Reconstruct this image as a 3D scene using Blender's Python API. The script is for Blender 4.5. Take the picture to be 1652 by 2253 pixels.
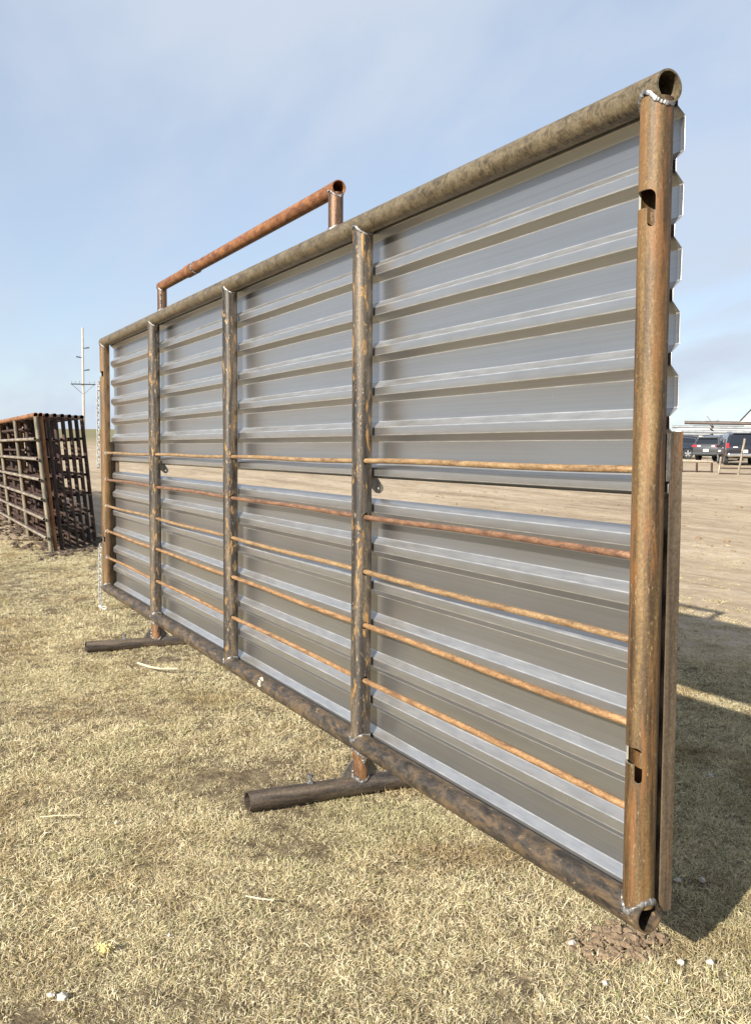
import bpy, bmesh, math, random
import numpy as np
from mathutils import Vector, Matrix, noise as mnoise

for o in list(bpy.data.objects): bpy.data.objects.remove(o, do_unlink=True)
scene = bpy.context.scene
COL = scene.collection
rnd = random.Random(7)
R_ = math.radians

# ------------------------------------------------------------------ camera
CAM_POS = Vector((-1.999, 1.875, 1.523))
YAW, PITCH, ROLL = -0.4712, -0.0641, 0.0059
fw = Vector((math.cos(PITCH)*math.cos(YAW), math.cos(PITCH)*math.sin(YAW), math.sin(PITCH)))
rt = fw.cross(Vector((0, 0, 1))).normalized(); up = rt.cross(fw)
r2 = rt*math.cos(ROLL) + up*math.sin(ROLL); u2 = up*math.cos(ROLL) - rt*math.sin(ROLL)
cam = bpy.data.cameras.new('camera'); cam_o = bpy.data.objects.new('camera', cam); COL.objects.link(cam_o)
cam_o.matrix_world = Matrix(((r2.x, u2.x, -fw.x, CAM_POS.x), (r2.y, u2.y, -fw.y, CAM_POS.y), (r2.z, u2.z, -fw.z, CAM_POS.z), (0, 0, 0, 1)))
cam.sensor_fit = 'HORIZONTAL'; cam.sensor_width = 36; cam.lens = 36*2156/1652
cam.clip_start = 0.05; cam.clip_end = 9000
scene.camera = cam_o

# ------------------------------------------------------------------ light
LIGHT = Vector((0.95, -1.92, -1.0)).normalized()
SUN_EL = math.asin(-LIGHT.z); SUN_ROT = math.atan2(-LIGHT.x, -LIGHT.y)
world = bpy.data.worlds.new('World'); scene.world = world; world.use_nodes = True
wn = world.node_tree.nodes; wl = world.node_tree.links
for n in list(wn): wn.remove(n)
def WN(t, **kw):
    n = wn.new(t)
    for k, v in kw.items(): setattr(n, k, v)
    return n
sky = WN('ShaderNodeTexSky', sky_type='NISHITA', sun_disc=False)
sky.sun_elevation = SUN_EL; sky.sun_rotation = SUN_ROT; sky.air_density = 0.9; sky.dust_density = 0.25; sky.ozone_density = 2.0
tc = WN('ShaderNodeTexCoord')
sep = WN('ShaderNodeSeparateXYZ'); wl.new(tc.outputs['Generated'], sep.inputs[0])
mx = WN('ShaderNodeMath', operation='MAXIMUM'); mx.inputs[1].default_value = 0.0; wl.new(sep.outputs['Z'], mx.inputs[0])
ad = WN('ShaderNodeMath', operation='ADD'); ad.inputs[1].default_value = 0.22; wl.new(mx.outputs[0], ad.inputs[0])
dx = WN('ShaderNodeMath', operation='DIVIDE'); wl.new(sep.outputs['X'], dx.inputs[0]); wl.new(ad.outputs[0], dx.inputs[1])
dy = WN('ShaderNodeMath', operation='DIVIDE'); wl.new(sep.outputs['Y'], dy.inputs[0]); wl.new(ad.outputs[0], dy.inputs[1])
cmb = WN('ShaderNodeCombineXYZ'); wl.new(dx.outputs[0], cmb.inputs[0]); wl.new(dy.outputs[0], cmb.inputs[1])
mp = WN('ShaderNodeMapping'); mp.inputs['Rotation'].default_value = (0, 0, 0.5); mp.inputs['Scale'].default_value = (0.55, 1.25, 1); mp.inputs['Location'].default_value = (0.6, 0.35, 0)
wl.new(cmb.outputs[0], mp.inputs[0])
cn = WN('ShaderNodeTexNoise'); cn.inputs['Scale'].default_value = 1.1; cn.inputs['Detail'].default_value = 7; cn.inputs['Roughness'].default_value = 0.52; cn.inputs['Distortion'].default_value = 0.35
wl.new(mp.outputs[0], cn.inputs['Vector'])
cr = WN('ShaderNodeMapRange'); cr.inputs['From Min'].default_value = 0.38; cr.inputs['From Max'].default_value = 0.64; cr.inputs['To Min'].default_value = 0.58; cr.inputs['To Max'].default_value = 1.0
cr.interpolation_type = 'SMOOTHSTEP'
wl.new(cn.outputs['Fac'], cr.inputs['Value'])
hz = WN('ShaderNodeMapRange'); hz.inputs['From Min'].default_value = 0.0; hz.inputs['From Max'].default_value = 0.22; hz.inputs['To Min'].default_value = 0.72; hz.inputs['To Max'].default_value = 0.0
wl.new(mx.outputs[0], hz.inputs['Value'])
mxf = WN('ShaderNodeMath', operation='MAXIMUM'); wl.new(cr.outputs[0], mxf.inputs[0]); wl.new(hz.outputs[0], mxf.inputs[1])
mixc = WN('ShaderNodeMixRGB'); mixc.inputs[2].default_value = (3.8, 4.3, 5.1, 1)
wl.new(mxf.outputs[0], mixc.inputs[0]); wl.new(sky.outputs[0], mixc.inputs[1])
bg = WN('ShaderNodeBackground'); bg.inputs['Strength'].default_value = 0.079
wl.new(mixc.outputs[0], bg.inputs['Color'])
wo = WN('ShaderNodeOutputWorld'); wl.new(bg.outputs[0], wo.inputs[0])
sun = bpy.data.lights.new('sun', 'SUN'); sun.energy = 5.0; sun.angle = R_(0.53); sun.color = (1.0, 0.94, 0.84)
sun_o = bpy.data.objects.new('sun', sun); COL.objects.link(sun_o); sun_o.rotation_euler = LIGHT.to_track_quat('-Z', 'Y').to_euler(); sun_o.location = (-10, 20, 15)
vs = scene.view_settings
vs.view_transform = 'Standard'; vs.look = 'None'; vs.gamma = 1; vs.use_curve_mapping = False; vs.exposure = 1.08
scene.render.engine = 'CYCLES'

# ------------------------------------------------------------------ helpers
def tag(o, label=None, cat=None, group=None, kind=None):
    if label: o['label'] = label
    if cat: o['category'] = cat
    if group: o['group'] = group
    if kind: o['kind'] = kind
    return o
def mesh_obj(name, verts, faces, mat=None, parent=None, smooth=True, loc=(0, 0, 0), rot=(0, 0, 0), sharp=None):
    me = bpy.data.meshes.new(name)
    me.from_pydata([tuple(v) for v in verts], [], [tuple(f) for f in faces]); me.update()
    if smooth:
        me.polygons.foreach_set('use_smooth', [True]*len(me.polygons))
        if sharp is not None: me.set_sharp_from_angle(angle=sharp)
    if mat: me.materials.append(mat)
    o = bpy.data.objects.new(name, me); COL.objects.link(o)
    o.location = loc; o.rotation_euler = rot
    if parent: o.parent = parent
    return o
def empty(name, loc, rz=0):
    o = bpy.data.objects.new(name, None); COL.objects.link(o); o.location = loc; o.rotation_euler = (0, 0, rz); o.empty_display_size = 0.2
    return o
class MB:
    def __init__(s): s.v = []; s.f = []
    def add(s, v, f):
        n = len(s.v); s.v += [tuple(p) for p in v]; s.f += [tuple(i+n for i in q) for q in f]
    def box(s, x0, x1, y0, y1, z0, z1):
        s.add([(x0, y0, z0), (x1, y0, z0), (x1, y1, z0), (x0, y1, z0), (x0, y0, z1), (x1, y0, z1), (x1, y1, z1), (x0, y1, z1)],
              [(3, 2, 1, 0), (4, 5, 6, 7), (0, 1, 5, 4), (1, 2, 6, 5), (2, 3, 7, 6), (3, 0, 4, 7)])
    def rod(s, a, b, r, n=8, r1=None):
        a = Vector(a); b = Vector(b); d = (b-a).normalized(); r1 = r if r1 is None else r1
        t = Vector((0, 0, 1)) if abs(d.z) < .9 else Vector((1, 0, 0))
        u = d.cross(t).normalized(); w = d.cross(u)
        v = []; f = []
        for k in range(n):
            c = u*math.cos(2*math.pi*k/n)+w*math.sin(2*math.pi*k/n); v += [a+c*r, b+c*r1]
        for k in range(n): j = (k+1) % n; f.append((2*k, 2*j, 2*j+1, 2*k+1))
        f.append(tuple(2*k for k in range(n))[::-1]); f.append(tuple(2*k+1 for k in range(n)))
        s.add(v, f)
    def ball(s, c, r, n=6, m=4, sx=1, sy=1, sz=1):
        v = [(c[0], c[1], c[2]+r*sz)]
        for i in range(1, m):
            p = math.pi*i/m
            for k in range(n):
                q = 2*math.pi*k/n; v.append((c[0]+r*sx*math.sin(p)*math.cos(q), c[1]+r*sy*math.sin(p)*math.sin(q), c[2]+r*sz*math.cos(p)))
        v.append((c[0], c[1], c[2]-r*sz)); f = []
        for k in range(n): f.append((0, 1+k, 1+(k+1) % n))
        for i in range(m-2):
            for k in range(n):
                a = 1+i*n+k; b = 1+i*n+(k+1) % n; f.append((a, a+n, b+n, b))
        L = len(v)-1; o = 1+(m-2)*n
        for k in range(n): f.append((L, o+(k+1) % n, o+k))
        s.add(v, f)
    def prism(s, pts, y0, y1, axis='y'):
        n = len(pts)
        if axis == 'y': v = [(p[0], y0, p[1]) for p in pts]+[(p[0], y1, p[1]) for p in pts]
        elif axis == 'x': v = [(y0, p[0], p[1]) for p in pts]+[(y1, p[0], p[1]) for p in pts]
        else: v = [(p[0], p[1], y0) for p in pts]+[(p[0], p[1], y1) for p in pts]
        s.add(v, [tuple(range(n)), tuple(range(2*n-1, n-1, -1))]+[(i, (i+n), (i+1) % n+n, (i+1) % n) for i in range(n)])
    def build(s, name, mat, parent=None, smooth=True, sharp=R_(35), **k):
        o = mesh_obj(name, s.v, s.f, mat, parent, smooth, sharp=sharp if smooth else None, **k)
        bm = bmesh.new(); bm.from_mesh(o.data); bmesh.ops.recalc_face_normals(bm, faces=bm.faces); bm.to_mesh(o.data); bm.free()
        return o
def tube_geo(L, R, wall, n=40, m=1):
    """open pipe along local z from 0 to L with real wall"""
    v = []; f = []
    for rr, up_ in ((R, True), (R-wall, False)):
        for j in range(m+1):
            for k in range(n):
                a = 2*math.pi*k/n; v.append((rr*math.cos(a), rr*math.sin(a), L*j/m))
    N = n*(m+1)
    for j in range(m):
        for k in range(n):
            a = j*n+k; b = j*n+(k+1) % n
            f.append((a, b, b+n, a+n)); f.append((N+b, N+a, N+a+n, N+b+n))
    for k in range(n):
        b = (k+1) % n
        f.append((b, k, N+k, N+b)); t = m*n; f.append((t+k, t+b, N+t+b, N+t+k))
    return v, f
def pipe(name, a, b, R, mat, parent, wall=0.005, n=40, m=1, solid=False):
    a = Vector(a); b = Vector(b); L = (b-a).length
    v, f = tube_geo(L, R, wall, n, m)
    o = mesh_obj(name, v, f, mat, parent, True, sharp=R_(40))
    o.location = a; o.rotation_mode = 'QUATERNION'; o.rotation_quaternion = (b-a).to_track_quat('Z', 'Y')
    return o
def cut(o, cutters):
    """boolean-subtract meshes from o (object space) and bake the result"""
    tmp = []
    for (v, f) in cutters:
        c = mesh_obj('cutter', v, f, M['cut_edge'], None, False); bm = bmesh.new(); bm.from_mesh(c.data); bmesh.ops.recalc_face_normals(bm, faces=bm.faces); bm.to_mesh(c.data); bm.free()
        tmp.append(c)
    m0 = o.matrix_world.copy()
    par = o.parent; loc = o.location.copy(); rq = o.rotation_quaternion.copy(); rm = o.rotation_mode; re = o.rotation_euler.copy()
    o.parent = None; o.location = (0, 0, 0); o.rotation_mode = 'XYZ'; o.rotation_euler = (0, 0, 0)
    for c in tmp:
        md = o.modifiers.new('cut', 'BOOLEAN'); md.operation = 'DIFFERENCE'; md.solver = 'EXACT'; md.object = c; md.material_mode = 'TRANSFER'
    dg = bpy.context.evaluated_depsgraph_get(); dg.update()
    me = bpy.data.meshes.new_from_object(o.evaluated_get(dg))
    o.modifiers.clear(); old = o.data; o.data = me; me.name = old.name
    me.polygons.foreach_set('use_smooth', [True]*len(me.polygons)); me.set_sharp_from_angle(angle=R_(35))
    for c in tmp: bpy.data.objects.remove(c, do_unlink=True)
    o.parent = par; o.location = loc; o.rotation_mode = rm; o.rotation_quaternion = rq; o.rotation_euler = re
def cyl_geo(a, b, r, n=16):
    m = MB(); m.rod(a, b, r, n); return m.v, m.f
def terrain(x, y):
    d = math.hypot(x+2, y-1.9); t = d-12
    if t <= 0: z = 0.
    elif t < 8: z = t*t/16
    else: z = t-4
    if z > 700: z = 700-(z-700)*.8
    z *= 0.0205
    if d < 40:
        w = max(0, 1-d/40)
        z += w*(0.018*mnoise.noise((x*.7, y*.7, 3.1))+0.012*mnoise.noise((x*2.3, y*2.3, 7.7))+0.006*mnoise.noise((x*6, y*6, 1.7)))
    elif d > 150: z += min(1, (d-150)/300)*1.6*mnoise.noise((x*.004, y*.004, .5))
    return z
def dirt_edge(x, y):
    """>0 in the bare lot, <0 in the grass"""
    e = -(y+3.3)+0.55*mnoise.noise((x*.45, y*.45, 9.))+0.3*mnoise.noise((x*1.7, y*1.7, 2.))
    d = math.hypot(x+2, y-1.9)
    return max(e, (d-15.5)*.35+0.8*mnoise.noise((x*.3, y*.3, 4.)))

# ------------------------------------------------------------------ materials
def mat_new(name):
    m = bpy.data.materials.new(name); m.use_nodes = True; nt = m.node_tree
    for n in list(nt.nodes): nt.nodes.remove(n)
    out = nt.nodes.new('ShaderNodeOutputMaterial'); b = nt.nodes.new('ShaderNodeBsdfPrincipled'); nt.links.new(b.outputs[0], out.inputs[0])
    return m, nt, b
def N(nt, t, **kw):
    n = nt.nodes.new(t)
    for k, v in kw.items(): setattr(n, k, v)
    return n
def noise_n(nt, vec, scale, detail=4, rough=.55, dist=0):
    n = N(nt, 'ShaderNodeTexNoise'); n.inputs['Scale'].default_value = scale; n.inputs['Detail'].default_value = detail
    n.inputs['Roughness'].default_value = rough; n.inputs['Distortion'].default_value = dist
    nt.links.new(vec, n.inputs['Vector']); return n.outputs['Fac']
def ramp(nt, fac, stops, interp='LINEAR'):
    r = N(nt, 'ShaderNodeValToRGB'); r.color_ramp.interpolation = interp
    while len(r.color_ramp.elements) < len(stops): r.color_ramp.elements.new(.5)
    for e, (p, c) in zip(r.color_ramp.elements, stops):
        e.position = p; e.color = (c[0], c[1], c[2], 1) if not isinstance(c, (int, float)) else (c, c, c, 1)
    nt.links.new(fac, r.inputs[0]); return r.outputs[0]
def mapping(nt, vec, sc=(1, 1, 1), loc=(0, 0, 0), rot=(0, 0, 0)):
    m = N(nt, 'ShaderNodeMapping'); m.inputs['Scale'].default_value = sc; m.inputs['Location'].default_value = loc; m.inputs['Rotation'].default_value = rot
    nt.links.new(vec, m.inputs[0]); return m.outputs[0]
def mixrgb(nt, fac, a, b, blend='MIX'):
    m = N(nt, 'ShaderNodeMixRGB', blend_type=blend)
    for s, i in ((fac, 0), (a, 1), (b, 2)):
        if isinstance(s, (int, float)): m.inputs[i].default_value = s
        elif isinstance(s, tuple): m.inputs[i].default_value = (*s, 1)
        else: nt.links.new(s, m.inputs[i])
    return m.outputs[0]
def bump(nt, b, h, strength=.3, dist=.01):
    n = N(nt, 'ShaderNodeBump'); n.inputs['Strength'].default_value = strength; n.inputs['Distance'].default_value = dist
    nt.links.new(h, n.inputs['Height']); nt.links.new(n.outputs[0], b.inputs['Normal'])
def plain(name, col, rough=.5, metal=0., var=.12, scale=8, spec=None, coat=0):
    m, nt, b = mat_new(name); tcn = N(nt, 'ShaderNodeTexCoord')
    n = noise_n(nt, tcn.outputs['Object'], scale, 4)
    c = ramp(nt, n, [(.3, tuple(x*(1-var) for x in col)), (.7, tuple(min(1, x*(1+var)) for x in col))])
    nt.links.new(c, b.inputs['Base Color']); b.inputs['Roughness'].default_value = rough; b.inputs['Metallic'].default_value = metal
    if coat: b.inputs['Coat Weight'].default_value = coat; b.inputs['Coat Roughness'].default_value = .05
    return m
def steel(name, stops, streak=.12, scale=26, patch=None, patch_rng=(.56, .68), patch_scale=(14, 14, 2.2), fleck=None, fleck_rng=(.66, .72), fleck_scale=60, rough=(.38, .62), metal=.35, ring=0, off=0, bmp=.35):
    """weathered pipe: colour bands stretched along local z, patches and flecks with their own shapes"""
    m, nt, b = mat_new(name); tcn = N(nt, 'ShaderNodeTexCoord'); oi = N(nt, 'ShaderNodeObjectInfo')
    addv = N(nt, 'ShaderNodeVectorMath', operation='MULTIPLY_ADD'); addv.inputs[1].default_value = (9.1, 7.3, 23.7)
    nt.links.new(oi.outputs['Random'], addv.inputs[0]); nt.links.new(tcn.outputs['Object'], addv.inputs[2]); v = addv.outputs[0]
    n1 = noise_n(nt, mapping(nt, v, (1, 1, streak), (off, 0, 0)), scale, 6, .62, .4)
    stops = [(.5+(p_-.5)*.6, c_) for p_, c_ in stops]
    c = ramp(nt, n1, stops)
    nf = noise_n(nt, mapping(nt, v, (1, 1, .8), (off, 1, 7)), 120, 5, .72)
    c = mixrgb(nt, .6, c, ramp(nt, nf, [(.36, .5), (.5, .95), (.64, 1.45)]), 'MULTIPLY')
    if ring:   # clouded bands around the pipe
        n4 = noise_n(nt, mapping(nt, v, (1, 1, 2.2), (0, off, 3)), ring, 5, .7, 1.5)
        c = mixrgb(nt, ramp(nt, n4, [(.42, 0.), (.62, .55)]), c, tuple(min(1, x*1.6) for x in stops[-1][1]))
    if patch:
        n2 = noise_n(nt, mapping(nt, v, patch_scale, (3, off, 1)), 1, 5, .65, .8)
        c = mixrgb(nt, ramp(nt, n2, [(patch_rng[0], 0.), (patch_rng[1], 1.)]), c, patch)
    if fleck:
        n3 = noise_n(nt, mapping(nt, v, (1, 1, .35), (off, 5, 2)), fleck_scale, 4, .7)
        c = mixrgb(nt, ramp(nt, n3, [(fleck_rng[0], 0.), (fleck_rng[1], 1.)]), c, fleck)
    n5 = noise_n(nt, v, 180, 3, .6)
    c = mixrgb(nt, .35, c, ramp(nt, n5, [(.3, .35), (.7, 1.)]), 'MULTIPLY')
    nt.links.new(c, b.inputs['Base Color'])
    rr = N(nt, 'ShaderNodeMapRange'); rr.inputs['To Min'].default_value = rough[0]; rr.inputs['To Max'].default_value = rough[1]; nt.links.new(n1, rr.inputs['Value']); nt.links.new(rr.outputs[0], b.inputs['Roughness'])
    b.inputs['Metallic'].default_value = metal
    h = N(nt, 'ShaderNodeMath', operation='ADD'); nt.links.new(nf, h.inputs[0]); nt.links.new(n5, h.inputs[1]); bump(nt, b, h.outputs[0], bmp, .0022)
    return m
M = {}
M['post_end'] = steel('rusty_tan_post', [(.25, (.04, .023, .011)), (.45, (.095, .057, .022)), (.6, (.165, .1, .036)), (.78, (.21, .138, .062))], streak=.06, scale=22,
                      patch=(.19, .085, .026), patch_rng=(.5, .66), patch_scale=(36, 36, 3.), fleck=(.25, .175, .09), fleck_rng=(.6, .7), fleck_scale=100, metal=.1, rough=(.48, .68))
M['post'] = steel('dark_scale_post', [(.28, (.024, .021, .019)), (.46, (.052, .044, .036)), (.62, (.1, .08, .058)), (.8, (.16, .12, .078))], streak=.06, scale=26,
                  patch=(.36, .2, .06), patch_rng=(.56, .66), patch_scale=(34, 34, 9), fleck=(.42, .32, .19), fleck_rng=(.61, .69), fleck_scale=80, metal=.25, rough=(.42, .62), off=2)
M['top'] = steel('olive_mottled_pipe', [(.25, (.042, .03, .017)), (.48, (.098, .074, .042)), (.7, (.17, .135, .082))], streak=.5, scale=30, ring=34,
                 patch=(.2, .1, .04), patch_rng=(.6, .72), patch_scale=(12, 12, 9), metal=.3, rough=(.42, .62), off=5)
M['bottom'] = steel('dark_patchy_pipe', [(.28, (.03, .026, .024)), (.5, (.06, .05, .042)), (.75, (.11, .085, .06))], streak=.5, scale=24,
                    patch=(.19, .127, .07), patch_rng=(.45, .66), patch_scale=(20, 20, 9), fleck=(.34, .24, .14), fleck_rng=(.62, .68), fleck_scale=46, metal=.35, rough=(.36, .58), off=8)
M['raised'] = steel('orange_rust_pipe', [(.25, (.12, .045, .02)), (.48, (.215, .085, .032)), (.72, (.3, .135, .05))], streak=.5, scale=28, ring=0,
                    patch=(.34, .17, .06), patch_rng=(.58, .72), patch_scale=(20, 20, 12), metal=.15, rough=(.5, .7), off=11)
M['upright'] = steel('brown_stub_pipe', [(.3, (.08, .045, .028)), (.55, (.16, .09, .05)), (.75, (.22, .12, .06))], streak=.15, scale=30, metal=.3, off=13)
M['stub'] = steel('orange_stub_pipe', [(.3, (.12, .06, .03)), (.55, (.24, .12, .05)), (.75, (.32, .2, .11))], streak=.3, scale=26, metal=.3, off=14)
M['skid'] = steel('dark_skid_pipe', [(.28, (.06, .05, .042)), (.5, (.125, .1, .08)), (.75, (.2, .155, .115))], streak=.12, scale=30,
                  patch=(.2, .13, .075), patch_rng=(.56, .68), patch_scale=(30, 30, 3), metal=.45, rough=(.32, .5), off=17)
M['rod'] = steel('orange_rod', [(.25, (.16, .085, .04)), (.5, (.29, .16, .07)), (.75, (.37, .22, .105))], streak=.25, scale=50, patch=(.16, .09, .06), patch_rng=(.62, .72), patch_scale=(18, 18, 3), metal=.1, rough=(.5, .7), off=20)
M['rod_red'] = steel('red_brown_rod', [(.25, (.11, .056, .032)), (.5, (.19, .097, .052)), (.75, (.26, .14, .075))], streak=.25, scale=50, metal=.1, rough=(.5, .7), off=23)
M['rod_olive'] = steel('tan_rod', [(.25, (.17, .1, .05)), (.5, (.29, .18, .085)), (.75, (.36, .24, .125))], streak=.25, scale=50, patch=(.13, .085, .06), patch_rng=(.6, .72), patch_scale=(18, 18, 3), metal=.15, rough=(.45, .65), off=26)
M['angle'] = steel('tan_angle_bar', [(.25, (.075, .055, .037)), (.5, (.13, .095, .06)), (.75, (.18, .135, .085))], streak=.05, scale=26, patch=(.3, .13, .05), patch_rng=(.6, .7), patch_scale=(40, 40, 1.6), metal=.2, rough=(.45, .6), off=29)
M['plate'] = steel('mill_plate', [(.3, (.13, .12, .105)), (.6, (.21, .19, .165)), (.8, (.28, .25, .21))], streak=.5, scale=30, metal=.5, rough=(.35, .5), off=31)
M['weld'] = plain('silver_weld', (.2, .195, .19), .46, .6, .8, 40)
M['cut_edge'] = plain('bright_cut_edge', (.22, .2, .16), .65, .1, .15, 60)
M['zinc'] = plain('bright_zinc', (.55, .55, .54), .42, .6, .2, 60)
M['rust_a'] = steel('stack_rust_shaded', [(.25, (.018, .01, .008)), (.5, (.042, .021, .014)), (.75, (.1, .048, .026))], streak=.3, scale=14, metal=.1, rough=(.6, .8), off=33)  # rust darkened so the stack's shade sits in its colour
M['rust_o'] = steel('stack_orange', [(.25, (.13, .05, .02)), (.5, (.25, .105, .035)), (.75, (.33, .17, .07))], streak=.3, scale=14, metal=.1, rough=(.6, .8), off=35)
M['grey_p'] = steel('stack_grey_post', [(.25, (.1, .09, .065)), (.5, (.19, .165, .115)), (.75, (.28, .24, .17))], streak=.3, scale=14, patch=(.2, .11, .05), metal=.15, rough=(.5, .7), off=37)
M['pale_rail'] = steel('stack_pale_rail', [(.25, (.15, .12, .085)), (.5, (.26, .215, .155)), (.75, (.38, .335, .26))], streak=.2, scale=16, patch=(.2, .1, .05), patch_rng=(.62, .72), metal=.2, rough=(.4, .6), off=39)
# galvanised sheet
m, nt, b = mat_new('galvanised_sheet'); tcn = N(nt, 'ShaderNodeTexCoord'); at = N(nt, 'ShaderNodeAttribute'); at.attribute_name = 'bend_sheen'
v = tcn.outputs['Object']
s1 = noise_n(nt, mapping(nt, v, (.25, 40, 40)), 3.5, 4, .6); s2 = noise_n(nt, mapping(nt, v, (1, 3, 3)), 1.6, 4, .55); s3 = noise_n(nt, mapping(nt, v, (40, 5, 3)), 2.3, 4, .7)
c = ramp(nt, s1, [(.3, (.41, .41, .408)), (.7, (.465, .465, .463))])
c = mixrgb(nt, .5, c, ramp(nt, s2, [(.3, (.84, .83, .81)), (.7, (1., 1., 1.))]), 'MULTIPLY')
c = mixrgb(nt, ramp(nt, s3, [(.69, 0.), (.73, .4)]), c, (.78, .78, .77))
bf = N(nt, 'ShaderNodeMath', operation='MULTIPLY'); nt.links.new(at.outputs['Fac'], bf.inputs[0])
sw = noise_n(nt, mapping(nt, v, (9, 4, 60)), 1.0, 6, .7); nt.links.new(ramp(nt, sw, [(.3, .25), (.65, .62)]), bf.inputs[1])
c = mixrgb(nt, bf.outputs[0], c, (.74, .73, .7))  # paler zinc paints highlights on bends, upper slopes and rib faces, plus scuffing
nt.links.new(c, b.inputs['Base Color'])
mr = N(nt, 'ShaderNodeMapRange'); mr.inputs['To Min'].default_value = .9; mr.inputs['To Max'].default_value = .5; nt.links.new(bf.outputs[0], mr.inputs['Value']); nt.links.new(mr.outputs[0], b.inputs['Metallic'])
rr = N(nt, 'ShaderNodeMapRange'); rr.inputs['To Min'].default_value = .27; rr.inputs['To Max'].default_value = .38; nt.links.new(s2, rr.inputs['Value']); nt.links.new(rr.outputs[0], b.inputs['Roughness'])
b.inputs['Anisotropic'].default_value = .6; b.inputs['Anisotropic Rotation'].default_value = .25; tgx = N(nt, 'ShaderNodeCombineXYZ'); tgx.inputs[0].default_value = 1; nt.links.new(tgx.outputs[0], b.inputs['Tangent'])
M['sheet'] = m
# ground
m, nt, b = mat_new('ground_soil'); geo = N(nt, 'ShaderNodeNewGeometry'); at = N(nt, 'ShaderNodeAttribute'); at.attribute_name = 'lot'
v = geo.outputs['Position']
n1 = noise_n(nt, v, 1.1, 8, .62); n2 = noise_n(nt, v, 14, 6, .65); n3 = noise_n(nt, v, 90, 4, .6)
tr = noise_n(nt, mapping(nt, v, (.3, 1.3, 1), rot=(0, 0, .75)), .55, 9, .7, .6)
dirt = ramp(nt, tr, [(.32, (.3, .225, .15)), (.48, (.45, .35, .237)), (.66, (.56, .45, .32))])
dirt = mixrgb(nt, .55, dirt, ramp(nt, n2, [(.25, .55), (.6, 1.), (.8, 1.15)]), 'MULTIPLY')
dirt = mixrgb(nt, .6, dirt, ramp(nt, noise_n(nt, mapping(nt, v, (1, 2.2, 1), rot=(0, 0, .75)), 2.2, 8, .7), [(.36, .62), (.5, .95), (.66, 1.1)]), 'MULTIPLY')
trk = noise_n(nt, mapping(nt, v, (.05, 2.6, 1), rot=(0, 0, .95)), 1.0, 5, .65, .25)
dirt = mixrgb(nt, .55, dirt, ramp(nt, trk, [(.34, .58), (.44, 1.), (.6, 1.05)]), 'MULTIPLY')
far = noise_n(nt, v, .012, 5, .6)
field = ramp(nt, far, [(.35, (.25, .2, .12)), (.6, (.2, .19, .09))])
dst = N(nt, 'ShaderNodeVectorMath', operation='LENGTH'); nt.links.new(v, dst.inputs[0])
ff = N(nt, 'ShaderNodeMapRange'); ff.inputs['From Min'].default_value = 80; ff.inputs['From Max'].default_value = 170; nt.links.new(dst.outputs['Value'], ff.inputs['Value'])
dirt = mixrgb(nt, ff.outputs[0], dirt, field)
thatch = ramp(nt, n2, [(.28, (.04, .03, .018)), (.5, (.17, .132, .08)), (.72, (.34, .27, .17))])
thatch = mixrgb(nt, ramp(nt, n1, [(.35, .0), (.65, .6)]), thatch, (.13, .095, .055))
lot = N(nt, 'ShaderNodeMath', operation='ADD'); nt.links.new(at.outputs['Fac'], lot.inputs[0])
sc = N(nt, 'ShaderNodeMath', operation='MULTIPLY_ADD'); sc.inputs[1].default_value = .6; sc.inputs[2].default_value = -.3; nt.links.new(n2, sc.inputs[0]); nt.links.new(sc.outputs[0], lot.inputs[1])
col = mixrgb(nt, ramp(nt, lot.outputs[0], [(.4, 0.), (.6, 1.)]), thatch, dirt)
col = mixrgb(nt, .3, col, ramp(nt, n3, [(.3, .5), (.65, 1.)]), 'MULTIPLY')
nt.links.new(col, b.inputs['Base Color']); b.inputs['Roughness'].default_value = .95; b.inputs['Specular IOR Level'].default_value = .15
hh = N(nt, 'ShaderNodeMath', operation='MULTIPLY_ADD'); hh.inputs[1].default_value = .25; nt.links.new(n3, hh.inputs[0]); nt.links.new(n2, hh.inputs[2])
bump(nt, b, hh.outputs[0], .8, .03)
M['ground'] = m
# grass blades
m, nt, b = mat_new('dry_grass'); at = N(nt, 'ShaderNodeAttribute'); at.attribute_name = 'tint'; oi = N(nt, 'ShaderNodeObjectInfo'); geo = N(nt, 'ShaderNodeNewGeometry')
base = ramp(nt, at.outputs['Fac'], [(0., (.2, .14, .07)), (.3, (.52, .42, .24)), (.62, (.7, .61, .4)), (.9, (.86, .78, .58)), (1., (.33, .36, .14))])
pn = noise_n(nt, geo.outputs['Position'], 1.5, 6, .65, .6)
base = mixrgb(nt, ramp(nt, pn, [(.5, 0.), (.64, .6)]), base, (.34, .235, .12))
pn2 = noise_n(nt, mapping(nt, geo.outputs['Position'], loc=(7, 3, 0)), 1.0, 5, .6, .4)
base = mixrgb(nt, ramp(nt, pn2, [(.52, 0.), (.66, .35)]), base, (.36, .34, .17))
base = mixrgb(nt, .6, base, ramp(nt, oi.outputs['Random'], [(0., (.66, .65, .6)), (1., (1.1, 1.08, 1.04))]), 'MULTIPLY')
df = N(nt, 'ShaderNodeBsdfDiffuse'); tl = N(nt, 'ShaderNodeBsdfTranslucent'); mxs = N(nt, 'ShaderNodeMixShader'); mxs.inputs[0].default_value = .22
nt.links.new(base, df.inputs[0]); nt.links.new(base, tl.inputs[0]); nt.links.new(df.outputs[0], mxs.inputs[1]); nt.links.new(tl.outputs[0], mxs.inputs[2])
for l in list(nt.links):
    if l.to_node.type == 'OUTPUT_MATERIAL': nt.links.remove(l)
nt.links.new(mxs.outputs[0], [n for n in nt.nodes if n.type == 'OUTPUT_MATERIAL'][0].inputs[0])
M['grass'] = m
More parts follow.
